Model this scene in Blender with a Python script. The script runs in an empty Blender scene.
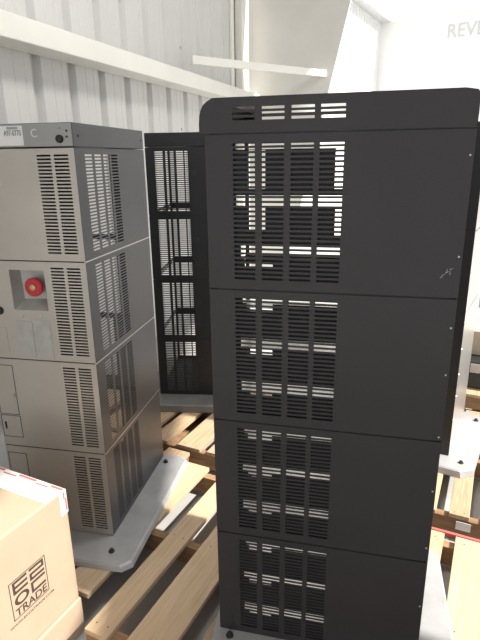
import bpy, bmesh, math, random
from mathutils import Vector, Matrix
random.seed(7)
S = bpy.context.scene
COL = S.collection
DZ = 0.165                      # height of the tower bases above the floor
R = math.radians

# ------------------------------------------------------------------ materials
def mat(name, col, rough=.6, metal=0., var=.0, vscale=8., bump=0., bscale=60., spec=.5, stretch=None, col2=None, perobj=0.):
    m = bpy.data.materials.new(name); m.use_nodes = True
    nt = m.node_tree; b = nt.nodes['Principled BSDF']
    b.inputs['Roughness'].default_value = rough
    b.inputs['Metallic'].default_value = metal
    b.inputs['Specular IOR Level'].default_value = spec
    tc = nt.nodes.new('ShaderNodeTexCoord')
    mp = nt.nodes.new('ShaderNodeMapping'); nt.links.new(tc.outputs['Object'], mp.inputs[0])
    if stretch: mp.inputs['Scale'].default_value = stretch
    n = nt.nodes.new('ShaderNodeTexNoise'); n.inputs['Scale'].default_value = vscale; n.inputs['Detail'].default_value = 5
    nt.links.new(mp.outputs[0], n.inputs['Vector'])
    mx = nt.nodes.new('ShaderNodeMix'); mx.data_type = 'RGBA'
    c2 = col2 or tuple(max(0, c*(1-var)) for c in col)
    mx.inputs['A'].default_value = (*col, 1); mx.inputs['B'].default_value = (*c2, 1)
    rp = nt.nodes.new('ShaderNodeValToRGB'); rp.color_ramp.elements[0].position = .35; rp.color_ramp.elements[1].position = .68
    nt.links.new(n.outputs['Fac'], rp.inputs[0]); nt.links.new(rp.outputs[0], mx.inputs['Factor'])
    out = mx.outputs['Result']
    if perobj:
        oi = nt.nodes.new('ShaderNodeObjectInfo')
        mr = nt.nodes.new('ShaderNodeMapRange'); mr.inputs['To Min'].default_value = 1-perobj; mr.inputs['To Max'].default_value = 1+perobj*.4
        nt.links.new(oi.outputs['Random'], mr.inputs['Value'])
        hs = nt.nodes.new('ShaderNodeHueSaturation'); nt.links.new(out, hs.inputs['Color']); nt.links.new(mr.outputs[0], hs.inputs['Value'])
        va = nt.nodes.new('ShaderNodeVectorMath'); va.operation = 'ADD'
        nt.links.new(tc.outputs['Object'], va.inputs[0]); nt.links.new(oi.outputs['Random'], va.inputs[1])
        nt.links.new(va.outputs[0], mp.inputs[0]); out = hs.outputs['Color']
    nt.links.new(out, b.inputs['Base Color'])
    if bump:
        n2 = nt.nodes.new('ShaderNodeTexNoise'); n2.inputs['Scale'].default_value = bscale
        nt.links.new(mp.outputs[0], n2.inputs['Vector'])
        bp = nt.nodes.new('ShaderNodeBump'); bp.inputs['Strength'].default_value = bump; bp.inputs['Distance'].default_value = .003
        nt.links.new(n2.outputs['Fac'], bp.inputs['Height']); nt.links.new(bp.outputs[0], b.inputs['Normal'])
    return m
M = dict(
 black=mat('black_powder_coat', (.033,.030,.031), .42, 0, .15, 3, .15, 300, .4),
 black2=mat('black_powder_coat_older', (.020,.021,.023), .45, 0, .15, 3, .1, 300, .4),
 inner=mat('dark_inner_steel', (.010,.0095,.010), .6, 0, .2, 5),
 rear_dark=mat('dark_box_steel', (.022,.022,.023), .5, 0, .2, 5),
 grey=mat('grey_metallic_paint', (.085,.085,.092), .36, .3, .12, 4, .08, 300),
 front=mat('bronze_grey_metallic_front', (.52,.485,.435), .38, .5, .10, 4, .05, 300),
 frontcap=mat('grey_metallic_cap_front', (.35,.345,.335), .38, .5, .08, 4),
 trim=mat('bright_steel_and_highlight', (.62,.61,.6), .3, .8, .05),
 reflector=mat('zinc_reflector', (.86,.86,.85), .22, .95, .1, 12),
 galv=mat('galvanised_steel', (.78,.78,.77), .30, .85, .15, 12),
 recess=mat('plated_recess_steel', (.50,.49,.47), .42, .5, .15, 20),
 panmat=mat('grey_base_steel', (.44,.44,.45), .45, .15, .18, 9, .1, 120),
 panshade=mat('shaded_grey_base_steel', (.20,.20,.19), .5, .15, .2, 9),  # darker copy of the base steel, unlit tone put into the colour
 rubber=mat('black_rubber', (.015,.015,.016), .6, 0, .1),
 red=mat('red_plastic', (.55,.03,.04), .4, 0, .15, 20),
 brass=mat('brass', (.6,.5,.25), .35, .9, .1),
 white=mat('white_label', (.78,.77,.75), .6, 0, .05, 30),
 ink=mat('dark_ink', (.05,.05,.055), .7),
 greyink=mat('grey_ink', (.35,.35,.35), .7),
 chalk=mat('pale_marker', (.62,.62,.62), .7),
 logo=mat('brown_print', (.05,.034,.028), .8),
 card=mat('cardboard', (.46,.345,.25), .85, 0, .07, 6, .05, 90),
 tape=mat('white_packing_tape', (.85,.82,.80), .35, 0, .04, 20),
 tapered=mat('red_tape_print', (.66,.16,.14), .4),
 wood=mat('pallet_wood', (.55,.40,.265), .78, 0, 0, 9, .25, 40, .3, (.7,9,9), (.42,.285,.175), .22),
 woodpale=mat('pale_new_pallet_wood', (.60,.455,.31), .78, 0, 0, 9, .25, 40, .3, (.7,9,9), (.50,.365,.235), .12),
 wooddark=mat('stringer_wood', (.36,.22,.12), .85, 0, 0, 9, .3, 40, .3, (9,.9,9), (.24,.14,.075), .2),
 redpaint=mat('red_painted_wood', (.58,.14,.13), .6, 0, .2, 12),
 wall=mat('white_wall_sheet', (.62,.617,.61), .42, 0, .03, 3),
 wallg=mat('grey_wall_board', (.64,.63,.605), .75, 0, .05, 3, .05, 60),
 steelw=mat('cream_white_steel', (.82,.81,.76), .4, 0, .05, 3),
 conc=mat('concrete_floor', (.46,.455,.45), .55, 0, .16, 4, .1, 30),
 ceil=mat('ceiling_sheet', (.7,.7,.68), .7, 0, .05),
 ext=mat('exterior_white', (.86,.86,.85), .6, 0, .02),
 louv=mat('grey_louvre', (.62,.63,.64), .5, 0, .1),
 letter=mat('grey_letters', (.60,.61,.62), .6),
 cased=mat('dark_plastic_case', (.045,.05,.05), .5, 0, .2),
 cardw=mat('beige_carton', (.55,.46,.36), .85, 0, .1),
)

# ------------------------------------------------------------------ helpers
class MB:
    def __init__(s): s.v=[]; s.f=[]; s.mi=[]
    def quad(s, pts, mi=0):
        i=len(s.v); s.v += [tuple(p) for p in pts]; s.f.append(tuple(range(i,i+len(pts)))); s.mi.append(mi)
    def box(s, x0,x1,y0,y1,z0,z1, mi=0):
        p=[(x,y,z) for z in (z0,z1) for y in (y0,y1) for x in (x0,x1)]
        i=len(s.v); s.v+=p
        for q in ((0,2,3,1),(4,5,7,6),(0,1,5,4),(2,6,7,3),(0,4,6,2),(1,3,7,5)):
            s.f.append(tuple(i+k for k in q)); s.mi.append(mi)
    def prism(s, poly, axis, a, b, mi=0):
        """extrude a 2D polygon (list of (p,q)) along axis between a and b"""
        def P(p,q,t):
            return {'x':(t,p,q),'y':(p,t,q),'z':(p,q,t)}[axis]
        n=len(poly); i=len(s.v)
        s.v += [P(p,q,a) for p,q in poly]+[P(p,q,b) for p,q in poly]
        s.f.append(tuple(range(i+n-1,i-1,-1))); s.mi.append(mi)
        s.f.append(tuple(range(i+n,i+2*n))); s.mi.append(mi)
        for k in range(n):
            l=(k+1)%n; s.f.append((i+k,i+l,i+n+l,i+n+k)); s.mi.append(mi)
    def loft(s, rings, mi=0, cap=True):
        n=len(rings[0]); i=len(s.v)
        for r in rings: s.v += [tuple(p) for p in r]
        for j in range(len(rings)-1):
            for k in range(n):
                l=(k+1)%n; s.f.append((i+j*n+k,i+j*n+l,i+(j+1)*n+l,i+(j+1)*n+k)); s.mi.append(mi)
        if cap:
            s.f.append(tuple(range(i+n-1,i-1,-1))); s.mi.append(mi)
            e=i+(len(rings)-1)*n; s.f.append(tuple(range(e,e+n))); s.mi.append(mi)
    def lathe(s, prof, c=(0,0,0), axis='z', n=20, mi=0):
        rings=[]
        for r,h in prof:
            ring=[]
            for k in range(n):
                a=2*math.pi*k/n; p,q=r*math.cos(a),r*math.sin(a)
                d={'x':(h,p,q),'-x':(-h,q,p),'y':(q,h,p),'-y':(p,-h,q),'z':(p,q,h)}[axis]
                ring.append((c[0]+d[0],c[1]+d[1],c[2]+d[2]))
            rings.append(ring)
        s.loft(rings, mi)
    def plate(s, pt, as_, bs, holes, th, rect, mi=0):
        """perforated sheet: pt(a,b,t)->xyz ; holes list of (a0,a1,b0,b1); rect (a0,a1,b0,b1)"""
        A=sorted(set([rect[0],rect[1]]+[h for q in holes for h in q[:2]]))
        B=sorted(set([rect[2],rect[3]]+[h for q in holes for h in q[2:]]))
        def rm(L):
            o=[L[0]]
            for x in L[1:]:
                if x-o[-1]>1e-6: o.append(x)
            return o
        A=rm(A);B=rm(B); na,nb=len(A)-1,len(B)-1
        keep=[[True]*nb for _ in range(na)]
        for i in range(na):
            ca=(A[i]+A[i+1])/2
            hs=[h for h in holes if h[0]<ca<h[1]]
            for j in range(nb):
                cb=(B[j]+B[j+1])/2
                if any(h[2]<cb<h[3] for h in hs): keep[i][j]=False
        vid={}
        def V(i,j,t):
            k=(i,j,t)
            if k not in vid:
                vid[k]=len(s.v); s.v.append(pt(A[i],B[j],t*th))
            return vid[k]
        def K(i,j): return 0<=i<na and 0<=j<nb and keep[i][j]
        for i in range(na):
            for j in range(nb):
                if not keep[i][j]: continue
                s.f.append((V(i,j,0),V(i+1,j,0),V(i+1,j+1,0),V(i,j+1,0))); s.mi.append(mi)
                s.f.append((V(i,j,1),V(i,j+1,1),V(i+1,j+1,1),V(i+1,j,1))); s.mi.append(mi)
                for (di,dj,e) in ((-1,0,((i,j),(i,j+1))),(1,0,((i+1,j+1),(i+1,j))),(0,-1,((i+1,j),(i,j))),(0,1,((i,j+1),(i+1,j+1)))):
                    if not K(i+di,j+dj):
                        (p,q),(r,t)=e
                        s.f.append((V(p,q,0),V(r,t,0),V(r,t,1),V(p,q,1))); s.mi.append(mi)
    def build(s, name, m, parent=None, bevel=0, smooth=False):
        me=bpy.data.meshes.new(name); me.from_pydata(s.v,[],s.f)
        for x in (m if isinstance(m,(list,tuple)) else [m]): me.materials.append(x)
        for p,i in zip(me.polygons,s.mi): p.material_index=i
        bm=bmesh.new(); bm.from_mesh(me); bmesh.ops.recalc_face_normals(bm, faces=bm.faces[:]); bm.to_mesh(me); bm.free()
        if smooth:
            for p in me.polygons: p.use_smooth=True
        o=bpy.data.objects.new(name,me); COL.objects.link(o)
        if parent: o.parent=parent
        if bevel:
            md=o.modifiers.new('bevel','BEVEL'); md.width=bevel; md.segments=2; md.limit_method='ANGLE'
        return o
def box(name, m, parent, *d, bevel=0):
    b=MB(); b.box(*d); return b.build(name,m,parent,bevel)
def empty(name, loc, rz=0):
    o=bpy.data.objects.new(name,None); COL.objects.link(o); o.location=loc; o.rotation_euler=(0,0,rz); o.empty_display_size=.1
    return o
def tag(o,label=None,cat=None,group=None,kind=None):
    if label: o['label']=label
    if cat: o['category']=cat
    if group: o['group']=group
    if kind: o['kind']=kind
    return o
def structure(o): o['kind']='structure'; return o
def text(name, body, size, m, parent, mtx, extr=.0004, width=None, align='CENTER', off=0.):
    cu=bpy.data.curves.new(name,'FONT'); cu.body=body; cu.size=size; cu.extrude=extr; cu.offset=off; cu.align_x=align; cu.align_y='CENTER'
    t=bpy.data.objects.new(name,cu); COL.objects.link(t)
    bpy.context.view_layer.update()
    dg=bpy.context.evaluated_depsgraph_get()
    me=bpy.data.meshes.new_from_object(t.evaluated_get(dg))
    bpy.data.objects.remove(t)
    if width:
        xs=[v.co.x for v in me.vertices]; k=width/(max(xs)-min(xs))
        for v in me.vertices: v.co.x*=k
    me.transform(mtx); me.materials.clear(); me.materials.append(m)
    o=bpy.data.objects.new(name,me); COL.objects.link(o)
    if parent: o.parent=parent
    return o
def frame(origin, xa, ya):
    xa=Vector(xa).normalized(); ya=Vector(ya).normalized(); za=xa.cross(ya)
    m=Matrix((xa,ya,za)).transposed().to_4x4(); m.translation=Vector(origin); return m

# ------------------------------------------------------------------ tower dimensions
D,Wd,T,CH = .60,.4316,.3738,.0759
COLS=[(.068,.121),(.138,.190),(.206,.258),(.272,.326)]
FCOLS=[(.023,.074),(.086,.136)]
NR=29; PITCH=.0114
def rows(ztop, n=NR, pitch=PITCH, h=.0060):
    z=ztop-.0215
    return [(z-k*pitch-h, z-k*pitch) for k in range(n)]
def slots(cols, ztop): return [(c0,c1,a,b) for c0,c1 in cols for a,b in rows(ztop)]
GAP=.0022
def section_meshes(key, ztop, zbot, frontm, sidem, style, D, Wd, COLS):
    """returns list of (name, meshbuilder, material, bevel) for one tier"""
    r=(.001,D-.001,zbot+GAP,ztop-GAP)
    out=[]
    b=MB(); b.plate(lambda a,c,t:(a,t,c),0,0,slots(COLS,ztop),.0014,r); out.append(('side_panel',b,sidem))
    b=MB()
    if style=='narrow':
        b.plate(lambda a,c,t:(a,Wd-t,c),0,0,[(.015,.135,zbot+.03,ztop-.012)],.0014,r)
    elif style=='open':
        b.plate(lambda a,c,t:(a,Wd-t,c),0,0,[(.012,.55,zbot+.0125,ztop-.012)],.0014,r)
    else:
        b.plate(lambda a,c,t:(a,Wd-t,c),0,0,slots(COLS,ztop),.0014,r)
    out.append(('side_panel',b,sidem))
    return out

def make_section(parent, k, frontm, sidem, style, framem, D=D, Wd=Wd, COLS=COLS):
    """k: 0 bottom tier .. 3 top tier"""
    zb,zt=k*T,(k+1)*T
    f=MB()
    for u0,u1 in ((.0035,.022),(D-.022,D-.0035)):
        for w0,w1 in ((.0022,.018),(Wd-.018,Wd-.0022)):
            if style in ('open','narrow') and u0<.1 and w0>.1: continue
            f.box(u0,u1,w0,w1,zb,zt)
    if k==0: f.box(.004,D-.004,.004,Wd-.004,.0125,.0140)  # dark floor sheet, added so the lowest slots stay dark
    for z0 in (zb,zt-.012):
        f.box(.0035,D-.0035,.0022,.012,z0,z0+.012); f.box(.0035,D-.0035,Wd-.012,Wd-.0022,z0,z0+.012)
        if style not in ('open','narrow'): f.box(.0035,.012,.0022,Wd-.0022,z0,z0+.012)
        f.box(D-.012,D-.0035,.0022,Wd-.0022,z0,z0+.012)
    sec=f.build('cabinet_section',framem,parent)
    for n,b,m in section_meshes('',zt,zb,frontm,sidem,style,D,Wd,COLS): b.build(n,m,sec)
    # front panel (at u = 0) with two narrow slot columns, rear panel plain
    holes=slots(FCOLS,zt)
    if style=='grey' and k==2: holes.append((.163,.300,zt-.181,zt-.033))
    if style=='open': holes.append((.20,.422,zb+.012,zt-.012))
    if style=='narrow': holes=[(.22,.59,zb+.02,zt-.012)]
    b=MB(); b.plate(lambda a,c,t:(t,a,c),0,0,holes,.0014,(.001,Wd-.001,zb+GAP,zt-GAP)); b.build('front_panel',frontm,sec)
    b=MB(); hh=[(.165,.345,zb+.012,zt-.012)] if style=='grey' and k>1 else [(.21,.31,zb+.06,zt-.012)] if style=='grey' else []
    b.plate(lambda a,c,t:(D-t,a,c),0,0,hh,.0014,(.001,Wd-.001,zb+GAP,zt-GAP)); b.build('rear_panel',sidem,sec)
    return sec

def slot_mask(sec,k):
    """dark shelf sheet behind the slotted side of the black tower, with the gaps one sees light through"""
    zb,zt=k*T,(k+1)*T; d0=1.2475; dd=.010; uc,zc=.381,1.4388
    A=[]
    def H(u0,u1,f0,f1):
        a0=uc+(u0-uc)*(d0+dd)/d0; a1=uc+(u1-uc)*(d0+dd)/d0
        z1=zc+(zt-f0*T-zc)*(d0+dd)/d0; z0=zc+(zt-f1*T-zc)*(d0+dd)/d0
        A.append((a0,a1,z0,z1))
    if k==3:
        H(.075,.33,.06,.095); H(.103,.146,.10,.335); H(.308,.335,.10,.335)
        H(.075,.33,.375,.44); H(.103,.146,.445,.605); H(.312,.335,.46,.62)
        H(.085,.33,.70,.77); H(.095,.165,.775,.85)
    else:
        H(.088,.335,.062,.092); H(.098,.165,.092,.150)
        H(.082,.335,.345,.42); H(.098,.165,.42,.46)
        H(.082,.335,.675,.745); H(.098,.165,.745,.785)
    b=MB(); b.plate(lambda a,c,t:(a,dd+t,c),0,0,A,.001,(.02,D-.025,zb+.004,zt-.004)); b.build('slot_mask_sheet',M['inner'],sec)
    if k<3:
        for f in (.10,.385,.715):
            zb_=zt-f*T; z=zb_-.042*(1.4388-zb_)/1.2475
            box('reflector_rail',M['reflector'],sec,.06,.35,.014,.088,z-.0015,z)  # added polished rail, reflects the bright surroundings out through the slots
def cap_flat(parent, frontm, sidem):
    z0,z1=4*T+GAP,4*T+CH
    b=MB(); b.box(0,D,0,Wd,z0,z1); c=b.build('top_cap',sidem,parent,.0025)
    return c
def cap_round(parent, m, rows_n=3):
    z0,z1=4*T+GAP,4*T+CH+.003
    prof=[(-.013,z0),(-.013,4*T+.022),(-.0115,4*T+.040),(-.008,4*T+.053),(-.002,4*T+.064),(.007,4*T+.071),(.020,z1-.0005),(.04,z1),(.57,z1),(D-.006,z1-.004),(D,z1-.012),(D,z0)]
    b=MB(); n=len(prof)
    inn=[(p+(.0014 if p<.02 else -.0014 if p>.59 else 0), z-(.0014 if z>z0+.02 else 0)) for p,z in prof]
    for i in range(n-1):
        (p,z),(p2,z2)=prof[i],prof[i+1]; (q,y),(q2,y2)=inn[i],inn[i+1]
        b.loft([[(p,0,z),(p2,0,z2),(q2,0,y2),(q,0,y)],[(p,Wd,z),(p2,Wd,z2),(q2,Wd,y2),(q,Wd,y)]])
    zs=[4*T+.0575-k*PITCH for k in range(rows_n)]
    holes=[(c0,c1,z-.006,z) for c0,c1 in COLS for z in zs]
    for w in (0.,Wd-.0014):
        b.plate(lambda a,c,t:(a,w+t,c),0,0,holes if w==0 else [(.045,.55,z0+.012,z1-.006)],.0014,(.04,.57,z0,z1-.0007))
        left=[(p,z) for p,z in prof[:8]]+[(.04,z0)]
        b.prism(left,'y',w,w+.0014)
        b.prism([(.57,z0),(.57,z1),(D-.006,z1-.004),(D,z1-.012),(D,z0)],'y',w,w+.0014)
    b.box(.02,D-.02,.0016,.014,4*T+.0004,4*T+.012)  # strip added behind the seam to stop light showing through
    o=b.build('top_cap',m,parent)
    box('cap_reflector',M['galv'],o,.03,.56,.012,Wd-.012,z1-.0045,z1-.003)  # plate added under the top to brighten the view through the cap slots
    return o
def pan(parent, u0,u1,w0,w1, th, m, bolts, ch=.05):
    def oc(d): 
        a0,a1,b0,b1=u0-d,u1+d,w0-d,w1+d
        return [(a0+ch,b0),(a1-ch,b0),(a1,b0+ch),(a1,b1-ch),(a1-ch,b1),(a0+ch,b1),(a0,b1-ch),(a0,b0+ch)]
    b=MB()
    b.loft([[(*p,-th) for p in oc(.008)],[(*p,-.006) for p in oc(.002)],[(*p,0) for p in oc(-.005)]])
    o=b.build('base_plate',m,parent)
    for (u,w) in bolts:
        s=MB(); s.lathe([(.012,0),(.012,.004),(.008,.006),(.0075,.012),(.004,.014)],(u,w,0)); s.build('bolt',M['rubber'],o,smooth=False)
    return o
def screws(sec, pts, m):
    for u,z in pts:
        s=MB(); s.lathe([(.0024,0),(.002,.0012),(.001,.0016)],(u,0,z),'-y',10); s.build('screw',m,sec)

def copy_tree(o, parent=None):
    c=o.copy(); COL.objects.link(c)
    if parent: c.parent=parent
    for ch in [x for x in o.children]: copy_tree(ch,c)
    return c

GROUP='stacked power cabinets on pallets'
# ---------------------------------------------------------------- big black tower in front
tA=empty('power_cabinet_tower',(-.0777,1.3022,DZ),-.2371)
tag(tA,'large black four-tier cabinet tower nearest the camera with slotted side panels','cabinet tower')
pan(tA,-.02,.72,-.11,.54,.035,M['panmat'],[(.037,-.022),(.665,-.03),(.665,.46)])
for k in range(4):
    s=make_section(tA,k,M['black'],M['black'],'open',M['inner']); slot_mask(s,k)
    scr=[(.592,z) for z in (1.44,1.22,1.05,.93,.76,.60,.42,.22) if k*T<z<(k+1)*T]
    screws(s,scr,M['louv'])
    if k==2:
        b=MB()
        for (u,z,a,l) in ((.573,1.185,.5,.014),(.564,1.178,.6,.012),(.580,1.192,.5,.010),(.570,1.189,1.4,.010),(.577,1.183,1.5,.009),(.560,1.172,.3,.008)):
            c,sn=math.cos(a),math.sin(a); h=.0022
            b.quad([(u-c*l/2-sn*h/2,-.0003,z-sn*l/2+c*h/2),(u+c*l/2,-.0003,z+sn*l/2),(u-c*l/2+sn*h/2,-.0003,z-sn*l/2-c*h/2)])
        b.build('scuff_mark',M['greyink'],s)
cap_round(tA,M['black'])

# ---------------------------------------------------------------- grey tower on the left
aL=1.36699
tL=empty('power_cabinet_tower',(-.5244,1.7541,DZ-.0133),aL)
tag(tL,'grey metallic cabinet tower on the left with red knob and white label','cabinet tower')
pan(tL,-.15,.62,-.125,.52,.0217,M['panmat'],[(-.085,-.03),(.548,-.03),(-.085,.46)],.032)
# outer side seen here is w = 0 (faces right)
for k in range(4):
    s=make_section(tL,k,M['front'],M['grey'],'grey',M['rear_dark'])
    zb,zt=k*T,(k+1)*T
    b=MB(); b.box(.0,D,-.0006,.004,zt-GAP*.8,zt+GAP*.8)
    if k<3: b.build('seam_highlight',M['trim'],s)  # bright strip stands in for light caught on the seam edges
    if k==2:
        y0,y1,z0,z1=.163,.300,zt-.181,zt-.033; d=.045
        # tapered recess pan
        b=MB(); a=[(0,y0,z0),(0,y1,z0),(0,y1,z1),(0,y0,z1)]; i=[(d,y0+.012,z0+.035),(d,y1-.018,z0+.03),(d,y1-.014,z1-.006),(d,y0+.006,z1-.006)]
        for q in range(4): b.quad([a[q],a[(q+1)%4],i[(q+1)%4],i[q]])
        b.quad(i); b.build('switch_recess',M['recess'],s)
        b=MB(); b.lathe([(.013,0),(.013,.02),(.031,.021),(.034,.026),(.034,.036),(.030,.040),(.012,.040)],(d,.218,1.024),'-x',28); b.build('rotary_knob',M['red'],s,smooth=False)
        b=MB(); b.lathe([(.011,0),(.011,.003),(.006,.005)],(d-.040,.218,1.024),'-x',16); b.build('knob_cap',M['brass'],s)
        for (w,z) in ((.273,zt-.203),(.196,zt-.200)):
            b=MB(); b.lathe([(.006,0),(.005,.003),(.002,.004)],(0,w,z),'-x',12); b.build('screw',M['trim'],s)
        b=MB(); b.lathe([(.016,0),(.014,.006),(.009,.009)],(0,.36,zt-.186),'-x',18); b.build('push_button',M['rubber'],s)
        box('cover_plate',M['recess'],s,-.0015,.0,.236,.300,zb+.012,zt-.222)
        box('cover_plate',M['recess'],s,-.0015,.0,.165,.232,zb+.012,zt-.216)
        box('cover_plate',M['front'],s,-.0015,.0,.345,.425,zb+.02,zt-.25)
    if k==1:
        b=MB()
        zt_=.720
        def groove(w0,w1,z0,z1):
            h=.0022
            b.box(-.0006,0,w0,w1,z1-h,z1); b.box(-.0006,0,w0,w1,z0,z0+h); b.box(-.0006,0,w0,w0+h,z0,z1); b.box(-.0006,0,w1-h,w1,z0,z1)
        groove(.345,.428,.512,.720); groove(.343,.428,.413,.508)
        b.build('door_outline',M['inner'],s)
        b=MB(); b.lathe([(.008,0),(.008,.003),(.004,.004)],(0,.350,.597),'-x',12); b.build('door_latch',M['frontcap'],s)
        box('door_handle',M['inner'],s,-.003,0,.409,.414,.448,.478)
    if k==0:
        b=MB()
        h=.0022; w0,w1,z0,z1=.342,.424,.235,.342
        b.box(-.0006,0,w0,w1,z1-h,z1); b.box(-.0006,0,w0,w1,z0,z0+h); b.box(-.0006,0,w0,w0+h,z0,z1); b.box(-.0006,0,w1-h,w1,z0,z1)
        b.build('door_outline',M['inner'],s)
c=cap_flat(tL,M['frontcap'],M['grey'])
z4=4*T
box('cap_front',M['frontcap'],c,-.0016,0,.002,Wd-.002,z4+.004,z4+CH-.002)
lab=box('paper_label',M['white'],c,-.0024,-.0016,.174,.285,z4+.008,z4+CH-.007)
text('label_text','A97-0770',.024,M['ink'],c,frame((-.0026,.211,z4+.046),(0,-1,0),(0,0,1)),width=.062)
box('label_bar',M['greyink'],c,-.0027,-.0024,.190,.230,z4+.058,z4+.066)
text('marker_letter','C',.036,M['chalk'],c,frame((-.0020,.134,z4+.044),(0,-1,0),(0,0,1)))
b=MB(); b.lathe([(.0125,0),(.0125,.006),(.010,.010),(.004,.011)],(-.0016,.045,z4+.026),'-x',18); b.build('cap_button',M['rubber'],c)
for w,z,r in ((.019,z4+.050,.0042),(.020,z4+.032,.0042),(.045,z4+.060,.005)):
    b=MB(); b.lathe([(r,0),(r*.8,.002),(r*.3,.003)],(-.0016,w,z),'-x',10); b.build('screw',M['ink'] if w<.03 else M['greyink'],c)
for u in (.035,.57):
    b=MB(); b.lathe([(.005,0),(.004,.002),(.002,.003)],(u,0,z4+.036),'-y',10); b.build('screw',M['ink'],c)

# ---------------------------------------------------------------- black tower behind the gap
tB=empty('power_cabinet_tower',(-.515,3.0340,DZ+.0109),-.081)
tag(tB,'black cabinet tower in the back, half hidden behind the big black tower','cabinet tower')
DB,WB=.4316,.60
CB=[(.051,.098),(.113,.160),(.174,.214),(.221,.247)]
pan(tB,-.10,.53,-.15,.66,.0445,M['panshade'],[(.48,-.05)])
for k in range(4):
    s=make_section(tB,k,M['black2'],M['black2'],'narrow',M['inner'],DB,WB,CB)
    for f in (.37,.75):
        z=(k+1)*T-f*T; box('latch_plate',M['rear_dark'],s,.254,.281,-.002,0,z-.012,z+.012)
b=MB(); b.box(0,DB,0,WB,4*T+GAP,4*T+CH); b.build('top_cap',M['black2'],tB,.0025)

# ---------------------------------------------------------------- dark tower at the right edge
tC=empty('power_cabinet_tower',(.525,2.595,DZ),R(-31.4))
tag(tC,'dark cabinet tower at the right edge behind the big one, grey base plate showing','cabinet tower')
pan(tC,-.02,.72,-.11,.54,.035,M['panmat'],[(.037,-.022),(.664,-.036),(.665,.46)])
for k in range(4):
    s=make_section(tC,k,M['black'],M['black2'],'grey2',M['inner'])
    b=[c for c in s.children if c.name.startswith('rear_panel')][0]
    b.data.materials[0]=M['trim']  # sunlit look of this face put into its colour
    for z in (k*T+.06,k*T+.19,k*T+.32):
        q=MB(); q.lathe([(.005,0),(.004,.002),(.002,.003)],(D,.02,z),'x',10); q.build('screw',M['trim'],s)
cap_round(tC,M['black2'])

# ---------------------------------------------------------------- pallets (local x along the deck boards, y = -r)
RZ=R(63.5); sd=Vector((math.cos(RZ),math.sin(RZ),0)); rd=Vector((math.sin(RZ),-math.cos(RZ),0))
def pallet(label, boards, s0, s1, deck, r0, r1, ss, woodm, group=None, stringm=None, r0near=None, bottom=True):
    e=empty('wooden_pallet',(0,0,0),RZ); tag(e,label,'pallet')
    top=deck; zt=top-.021; zl=.0215
    cx=(s0+s1)/2; cy=-(r0+r1)/2
    loc=sd*cx+rd*((r0+r1)/2); e.location=(loc.x,loc.y,0)
    for i,bd in enumerate(boards):
        a,b_=bd[:2]; x0,x1=(bd[2],bd[3]) if len(bd)>3 else (s0+random.uniform(0,.008),s1-random.uniform(0,.01))
        m=MB(); m.box(-(x1-x0)/2,(x1-x0)/2,-(b_-a)/2,(b_-a)/2,-.0105,.0105)
        o=m.build('deck_board',woodm[i%len(woodm)],e,.0025); o.location=((x0+x1)/2-cx,-(a+b_)/2-cy,top-.0105)
        # nail heads
        nb=MB()
        for sx in ss:
            if x0+.02<sx<x1-.02:
                for q in (.25,.75):
                    nb.lathe([(.0028,0),(.0025,.0007)],(sx-(x0+x1)/2+random.uniform(-.006,.006),(q-.5)*(b_-a),.0104),'z',8)
        if nb.v: nb.build('nail',M['rear_dark'],o)
    for sx in ss:
        q0=r0near if (r0near is not None and sx<s0+.1) else r0
        m=MB(); m.box(-.019,.019,-(r1-q0)/2,(r1-q0)/2,-(zt-zl)/2,(zt-zl)/2)
        o=m.build('stringer',stringm or M['wooddark'],e,.002); o.location=(sx-cx,-(q0+r1)/2-cy,(zt+zl)/2)
    if bottom:
        for a in ((r0+.03,(r0+r1)/2-.05,r1-.13) if r0near is None else ((r0+r1)/2-.02,r1-.13)):
            q=s0 if not (r0near is not None and a<r0near) else s0+.12
            m=MB(); m.box(-(s1-q)/2,(s1-q)/2,-.05,.05,-.010,.010)
            o=m.build('bottom_board',M['wooddark'],e,.002); o.location=((q+s1)/2-cx,-(a+.05)-cy,.0112)
    return e
deck=DZ-.0362
pA=pallet('pale new wooden pallet with red end strip under the big black tower',
   [(-1.285,-1.158,1.075,1.955),(-1.072,-.98,.962,1.955),(-.918,-.768,.958,1.95),(-.70,-.60),(-.54,-.42),(-.36,-.24),(-.18,-.05),(-.008,.13),(.19,.30)],
   .96,1.955,deck,-1.285,.30,(1.00,1.47,1.915),[M['woodpale']],r0near=-1.09)
m=MB(); m.box(-.007,.007,-.72,.72,-.010,.010); o=m.build('end_strip',M['redpaint'],pA,.002); o.location=(1.965-(.96+1.955)/2,-(-1.13+.31)/2+(-1.285+.30)/2,deck-.0105)
pB=pallet('wooden pallet under the black tower in the back',
   [(-2.2,-2.06),(-1.98,-1.84),(-1.77,-1.64),(-1.60,-1.497),(-1.43,-1.287),(-1.245,-1.12),(-1.08,-1.0)],
   2.076,3.15,deck,-2.2,-1.0,(2.10,2.6,3.12),[M['wood']])
pC=pallet('wooden pallet under the dark tower at the right edge',
   [(-.95,-.83),(-.77,-.63),(-.57,-.45),(-.39,-.27),(-.21,-.10),(-.047,.035),(.09,.20),(.26,.38)],
   2.09,3.16,deck,-.95,.38,(2.115,2.62,3.13),[M['woodpale'],M['wood']])
box('paper_tag',M['white'],pC,-.5365,-.5345,-.33,-.27,.06,.10)
pL=pallet('wooden pallet under the grey tower beside the cardboard box',
   [(-2.06,-1.95),(-1.87,-1.74),(-1.66,-1.53),(-1.45,-1.32)],
   1.08,2.04,deck,-2.06,-1.32,(1.11,1.56,2.0),[M['wood']])

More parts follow.
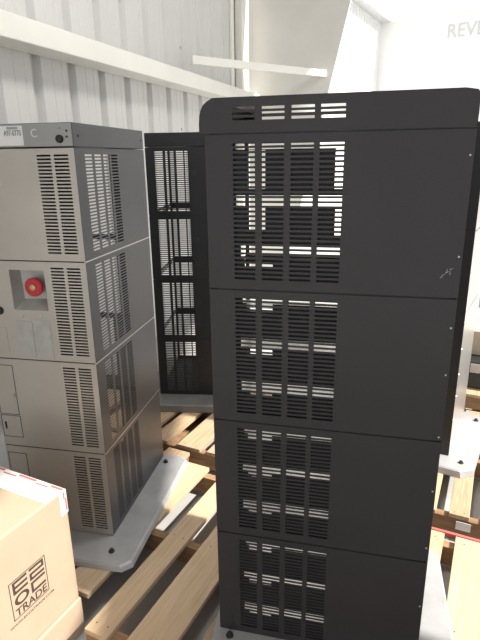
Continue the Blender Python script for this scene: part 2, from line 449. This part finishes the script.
# ---------------------------------------------------------------- cardboard boxes
def carton(name,label,r0,r1,s0,s1,z0,z1,m,taped=False):
    e=empty(name,(0,0,0),RZ); tag(e,label,'box')
    loc=sd*((s0+s1)/2)+rd*((r0+r1)/2); e.location=(loc.x,loc.y,z0)
    hx,hy,h=(s1-s0)/2,(r1-r0)/2,z1-z0
    b=MB(); b.box(-hx,hx,-hy,hy,0,h); o=b.build('carton_body',m,e,.006)
    return e,hx,hy,h
bx,hx,hy,h=carton('cardboard_box','cardboard box with TRADE logo and red and white tape in the lower left',-1.62,-1.164,.62,1.043,DZ-.018,DZ+.42,M['card'])
# local: +x = s, y = -r ; logo face is y = -hy
b=MB()
t=.0006
b.box(hx-.085,hx+t,-hy-t,hy,h,h+t)                     # along the far top edge
b.box(hx,hx+t,-hy-t,hy,h-.03,h)
b.box(hx-.030,hx+t,-hy-t,-hy,h-.085,h)                 # down the corner
b.box(hx-.24,hx-.085,.13,.19,h,h+t)
tp=b.build('packing_tape',M['tape'],bx)
b=MB()
for y0,y1 in ((-hy+.005,-hy+.055),(-hy+.12,-hy+.20),(-hy+.27,-hy+.35),(.17,.215)):
    b.box(hx-.012,hx-.003,y0,y1,h+t,h+2*t)
for y0,y1 in ((-hy+.06,-hy+.115),(-hy+.205,-hy+.265),(-hy+.355,-hy+.4)):
    b.box(hx-.020,hx-.014,y0,y1,h+t,h+2*t)
b.box(hx-.008,hx-.002,-hy-2*t,-hy-t,h-.075,h-.03); b.box(hx-.014,hx-.008,-hy-2*t,-hy-t,h-.03,h-.005)
b.build('tape_stripe',M['tapered'],tp)
# printed logo: s .785-.927 , z .12-.257 above tower base
sc=(.62+1.043)/2; L0,L1=.787-sc,.926-sc; Z0,Z1=.119+.018,.255+.018
y=-hy-.0004
lg=MB(); w=.0028
for a in ((L0,L1,Z0,Z0+w),(L0,L1,Z1-w,Z1),(L0,L0+w,Z0,Z1),(L1-w,L1,Z0,Z1)): lg.box(a[0],a[1],y,y+.0003,a[2],a[3])
logo=lg.build('printed_logo',M['logo'],bx)
def glyph(ch,x0,x1,z0,z1,bold=.0):
    o=text('logo_letter',ch,.06,M['logo'],logo,Matrix.Identity(4),.0002,off=.0016 if len(ch)==1 else .001)
    xs=[v.co.x for v in o.data.vertices]; ys=[v.co.y for v in o.data.vertices]
    for v in o.data.vertices:
        X=x0+(v.co.x-min(xs))/(max(xs)-min(xs))*(x1-x0); Zz=z0+(v.co.y-min(ys))/(max(ys)-min(ys))*(z1-z0)
        v.co=(X,y-v.co.z*.5,Zz)
wL=L1-L0
def strokes(segs):
    b=MB()
    for x0,x1,z0,z1 in segs: b.box(x0,x1,y-.0001,y+.0002,z0,z1)
    b.build('logo_letter',M['logo'],logo)
q=.0085
x0,x1,z0,z1=L0+.012,L0+.066,Z0+.086,Z1-.006; zm=(z0+z1)/2
strokes([(x0,x0+q,z0,z1),(x0+q,x1,z0,z0+q),(x0+q,x1,z1-q,z1),(x0+q,x1,zm-q/2,zm+q/2)])
x0,x1=L0+.075,L1-.008
strokes([(x0,x1,z1-q,z1),(x1-q,x1,zm+q/2,z1-q),(x0,x1,zm-q/2,zm+q/2),(x0,x0+q,z0+q,zm-q/2),(x0,x1,z0,z0+q)])
z0,z1=Z0+.040,Z0+.079
strokes([(x0,x0+q,z0,z1),(x0+q,x1,z0,z0+q),(x0+q,x1,z1-q,z1)])
glyph('O',L0+.012,L0+.066,Z0+.040,Z0+.079)
glyph('TRADE',L0+.010,L1-.008,Z0+.006,Z0+.034)
glyph('WWW.ECO2TRADE.COM',L0-.018,L1+.016,Z0-.020,Z0-.012)
carton('cardboard_box','low cardboard carton underneath the box with the TRADE logo',-1.64,-1.157,.60,1.046,.0,DZ-.0185,M['card'])

# ---------------------------------------------------------------- things far right
pD=pallet('wooden pallet with dark equipment cases in the far right background',
   [(-.25,-.13),(-.07,.05),(.11,.23),(.29,.41),(.47,.6)],3.40,4.4,deck,-.25,.6,(3.43,3.9,4.37),[M['wood']])
def at(s,r,z): v=sd*s+rd*r; return (v.x,v.y,z)
e=empty('equipment_case',at(3.86,.17,deck+.0015),RZ); tag(e,'dark green-grey equipment case on the far right pallet','case')
b=MB(); b.box(-.36,.36,-.38,.38,0,.16); b.build('case_body',M['cased'],e,.01)
b=MB(); b.box(-.37,.37,-.39,.39,.1605,.19); b.build('case_lid',M['rear_dark'],e,.008)
for yy in (-.2,.2):
    b=MB(); b.box(-.386,-.371,yy-.03,yy+.03,.12,.18); b.build('latch',M['trim'],e,.003)
e=empty('carton',at(3.92,.17,deck+.193),RZ); tag(e,'beige carton on top of the dark equipment case','box')
b=MB(); b.box(-.3,.3,-.34,.34,0,.17); b.build('carton_body',M['cardw'],e,.006)
b=MB(); b.box(-.301,.301,-.03,.03,.17,.1706); b.build('packing_tape',M['tape'],e)

# ---------------------------------------------------------------- setting
beta=R(20.8); wt=Vector((math.sin(beta),math.cos(beta),0)); wn=Vector((math.cos(beta),-math.sin(beta),0))  # along, into room
def wp(al, off, z): v=wt*al+wn*(off-2.4); return (v.x,v.y,z+DZ)
AL0,AL1=-3.5,6.60; ZC=4.0
# ribbed sheet wall: ribs seen from inside as recessed channels
b=MB(); prof=[]; a=AL0
ribs=[2.85+.344*k for k in range(-18,11)]
prof=[(AL0,0)]
for rb in ribs:
    if rb-.05<AL0 or rb+.05>AL1: continue
    for mnr in (-.20,-.11):
        if rb+mnr-.02>prof[-1][0]: prof += [(rb+mnr-.014,0),(rb+mnr-.008,-.003),(rb+mnr+.008,-.003),(rb+mnr+.014,0)]
    prof += [(rb-.046,0),(rb-.022,-.042),(rb+.022,-.042),(rb+.046,0)]
prof.append((AL1,0))
for i in range(len(prof)-1):
    p,q=prof[i],prof[i+1]
    b.quad([wp(p[0],p[1],-DZ),wp(q[0],q[1],-DZ),wp(q[0],q[1],ZC),wp(p[0],p[1],ZC)])
b.quad([wp(AL0,-.05,-DZ),wp(AL0,-.05,ZC),wp(AL1,-.05,ZC),wp(AL1,-.05,-DZ)])
wl=structure(b.build('wall_left',M['wall']))
for al,z in ((2.70,1.62),(3.62,2.62),(3.30,2.55),(4.55,2.44),(3.62,1.66),(4.50,1.72),(5.2,1.75)):
    s=MB(); P=wp(al*1.04+.12,.0,z)
    m0=frame(P,wt,(0,0,1))
    s.lathe([(.012,0),(.010,.004),(.005,.008)],(0,0,0),'z',10)
    o=s.build('screw',M['greyink'],wl); o.matrix_world=m0 if (m0.to_3x3()@Vector((0,0,1))).dot(wn)>0 else m0@Matrix.Rotation(math.pi,4,'X')
# girt : channel with lips, running along the wall
b=MB()
sec=[(.002,2.190),(.204,2.190),(.204,2.062),(.002,2.062)]
b.loft([[wp(AL0,o,z) for o,z in sec],[wp(AL1-.02,o,z) for o,z in sec]]); structure(b.build('trim_1',M['steelw'],None,.006))
# corner column
b=MB()
b.loft([[wp(6.28,.002,-DZ),wp(6.28,.09,-DZ),wp(6.51,.09,-DZ),wp(6.51,.002,-DZ)],[wp(6.28,.002,ZC),wp(6.28,.09,ZC),wp(6.51,.09,ZC),wp(6.51,.002,ZC)]])
structure(b.build('trim_2',M['steelw'],None,.006))
b=MB(); b.loft([[wp(6.11,.002,-DZ),wp(6.11,.03,-DZ),wp(6.18,.03,-DZ),wp(6.18,.002,-DZ)],[wp(6.11,.002,ZC),wp(6.11,.03,ZC),wp(6.18,.03,ZC),wp(6.18,.002,ZC)]])
structure(b.build('trim_3',M['steelw'],None,.004))
# grey board wall at the end, with a slanting free edge
def bp(k,dd,z):     # k along wall from left wall, dd behind plane
    v=wt*(6.605+dd)+wn*(k-2.4); return (v.x,v.y,z+DZ)
edge=lambda z: 1.035+(z-2.13)*.235
zb_,zt_=-DZ,ZC
b=MB()
b.loft([[bp(0,0,zb_),bp(edge(zb_),0,zb_),bp(edge(zt_),0,zt_),bp(0,0,zt_)],[bp(0,.06,zb_),bp(edge(zb_),.06,zb_),bp(edge(zt_),.06,zt_),bp(0,.06,zt_)]])
structure(b.build('wall_back',M['wallg']))
# diagonal corner strut from the girt to the end of the grey wall
P0=Vector(wp(4.80,.16,2.315)); P1=Vector((1.042,6.68,2.383+DZ))
d=(P1-P0).normalized(); sidev=d.cross(Vector((0,0,1))).normalized(); upv=sidev.cross(d)
P0=P0-d*.03
b=MB(); q=[(-.02,-.036),(.02,-.036),(.02,.036),(-.02,.036)]
b.loft([[P0+sidev*x+upv*y for x,y in q],[P1+sidev*x+upv*y for x,y in q]]); structure(b.build('trim_4',M['steelw'],None,.004))
# floor
b=MB(); b.box(-9,16,-6,24,-.05,0); structure(b.build('floor',M['conc']))
# ceiling over the room
def lw(al): v=wt*al-wn*2.4; return (v.x,v.y)
c0=lw(AL0); c1=lw(AL1)
b=MB(); b.prism([(c0[0],c0[1]),(2.35,c0[1]),(2.35,6.0),(1.5,6.15),(c1[0],c1[1])],'z',ZC+DZ+.001,ZC+DZ+.06); structure(b.build('ceiling',M['ceil']))
# unseen right wall: doorway and added high window shaped to place sun patches
b=MB(); XW=2.2
b.plate(lambda a,c,t:(XW+t,a,c+DZ),0,0,[(.58,4.0,-DZ-.1,2.82),(-.40,.385,2.86,3.75)],.10,(-2.0,4.6,-DZ,ZC))
structure(b.build('wall_right',M['wall']))
b=MB()
for a0,a1,z0,z1 in ((-.44,.425,2.82,2.86),(-.44,.425,3.75,3.79),(-.44,-.40,2.86,3.75),(.385,.425,2.86,3.75)):
    b.box(XW-.02,XW+.0,a0,a1,z0+DZ,z1+DZ)
structure(b.build('sun_gap_frame',M['steelw'],None,.004))

# ---------------------------------------------------------------- white building outside, beyond the opening
bt=R(29.5); xt=Vector((math.sin(bt),math.cos(bt),0)); xn=Vector((math.cos(bt),-math.sin(bt),0))
def ep(al,off,z): v=xt*al+xn*(off-4.0); return (v.x,v.y,z+DZ)
ex=empty('building',(0,0,0)); tag(ex,'white sunlit building outside, seen through the bright opening at upper right','building')
ex.location=ep(11,0,-DZ)
inv=Matrix.Translation(-Vector(ex.location))
def epart(name,b,m):
    o=b.build(name,m,ex); o.matrix_parent_inverse=inv; return o
b=MB(); b.loft([[ep(9.0,-.2,-DZ),ep(14.4,-.2,-DZ),ep(14.4,0,-DZ),ep(9.0,0,-DZ)],[ep(9.0,-.2,4.75),ep(14.4,-.2,4.75),ep(14.4,0,4.75),ep(9.0,0,4.75)]]); epart('side_wall',b,M['ext'])
for k in range(16):
    b=MB(); a0=11.0+k*.2
    if a0>14.3: break
    b.loft([[ep(a0,0,3.95),ep(a0+.03,0,3.95),ep(a0+.03,.02,3.95),ep(a0,.02,3.95)],[ep(a0,0,4.55),ep(a0+.03,0,4.55),ep(a0+.03,.02,4.55),ep(a0,.02,4.55)]]); epart('wall_rib',b,M['ext'])
b=MB(); b.loft([[ep(14.4,-.2,-DZ),ep(14.4,9,-DZ),ep(14.6,9,-DZ),ep(14.6,-.2,-DZ)],[ep(14.4,-.2,5.0),ep(14.4,9,5.0),ep(14.6,9,5.0),ep(14.6,-.2,5.0)]]); epart('end_wall',b,M['ext'])
b=MB(); b.loft([[ep(9.0,.0,4.60),ep(9.0,.25,4.60),ep(9.0,.25,4.72),ep(9.0,.0,4.72)],[ep(14.4,.0,4.60),ep(14.4,.25,4.60),ep(14.4,.25,4.72),ep(14.4,.0,4.72)]]); epart('eave_beam',b,M['louv'])
b=MB(); b.loft([[ep(14.15,.25,4.60),ep(14.15,9,4.60),ep(14.4,9,4.60),ep(14.4,.25,4.60)],[ep(14.15,.25,4.64),ep(14.15,9,4.64),ep(14.4,9,4.64),ep(14.4,.25,4.64)]]); epart('eave_trim',b,M['ext'])
for k in range(7):
    a0=11.42+k*.39
    b=MB(); b.loft([[ep(a0,0,3.65),ep(a0+.25,0,3.65),ep(a0+.25,.015,3.65),ep(a0,.015,3.65)],[ep(a0,0,3.86),ep(a0+.25,0,3.86),ep(a0+.25,.015,3.86),ep(a0,.015,3.86)]]); epart('louvre',b,M['louv'])
xr=xn   # reading direction on the end wall (left to right seen from here)
o=text('sign_letters','REVE',.42,M['letter'],ex,frame(ep(14.39,2.0,4.23),xr,(0,0,1)),.004,.80)
o.matrix_parent_inverse=inv

# ---------------------------------------------------------------- light
w=bpy.data.worlds.new('sky'); S.world=w; w.use_nodes=True
bg=w.node_tree.nodes['Background']; bg.inputs[0].default_value=(.97,.98,1,1); bg.inputs[1].default_value=1.05
sun=bpy.data.lights.new('sun','SUN'); sun.energy=9.2; sun.angle=R(1.2); sun.color=(1,.95,.86)
so=bpy.data.objects.new('sun',sun); COL.objects.link(so)
dirn=-Vector((.93,-.367,1.0)).normalized(); so.rotation_euler=dirn.to_track_quat('-Z','Y').to_euler(); so.location=(6,-3,6)
la=bpy.data.lights.new('bay_lamp','AREA'); la.energy=62; la.size=.7; la.color=(1,.97,.92)
lo=bpy.data.objects.new('bay_lamp',la); COL.objects.link(lo); lo.location=(.55,2.3,4.05)
lo.rotation_euler=(Vector((-.9,3.6,1.6))-Vector(lo.location)).to_track_quat('-Z','Y').to_euler()

# ---------------------------------------------------------------- camera
f,pitch,roll=519.14,.30093,-.01432
fw=Vector((0,math.cos(pitch),-math.sin(pitch))); up0=Vector((0,math.sin(pitch),math.cos(pitch))); r0=Vector((1,0,0))
rr=r0*math.cos(roll)+up0*math.sin(roll); up=-r0*math.sin(roll)+up0*math.cos(roll)
cam=bpy.data.cameras.new('camera'); co=bpy.data.objects.new('camera',cam); COL.objects.link(co)
mtx=Matrix((rr,up,-fw)).transposed().to_4x4(); mtx.translation=(0,0,1.4388+DZ); co.matrix_world=mtx
cam.sensor_fit='VERTICAL'; cam.sensor_height=32; cam.lens=f/640*32; cam.clip_start=.02
S.camera=co
S.view_settings.view_transform='Standard'; S.view_settings.look='None'; S.view_settings.gamma=1; S.view_settings.exposure=0
try: S.view_settings.use_curve_mapping=False
except Exception: pass
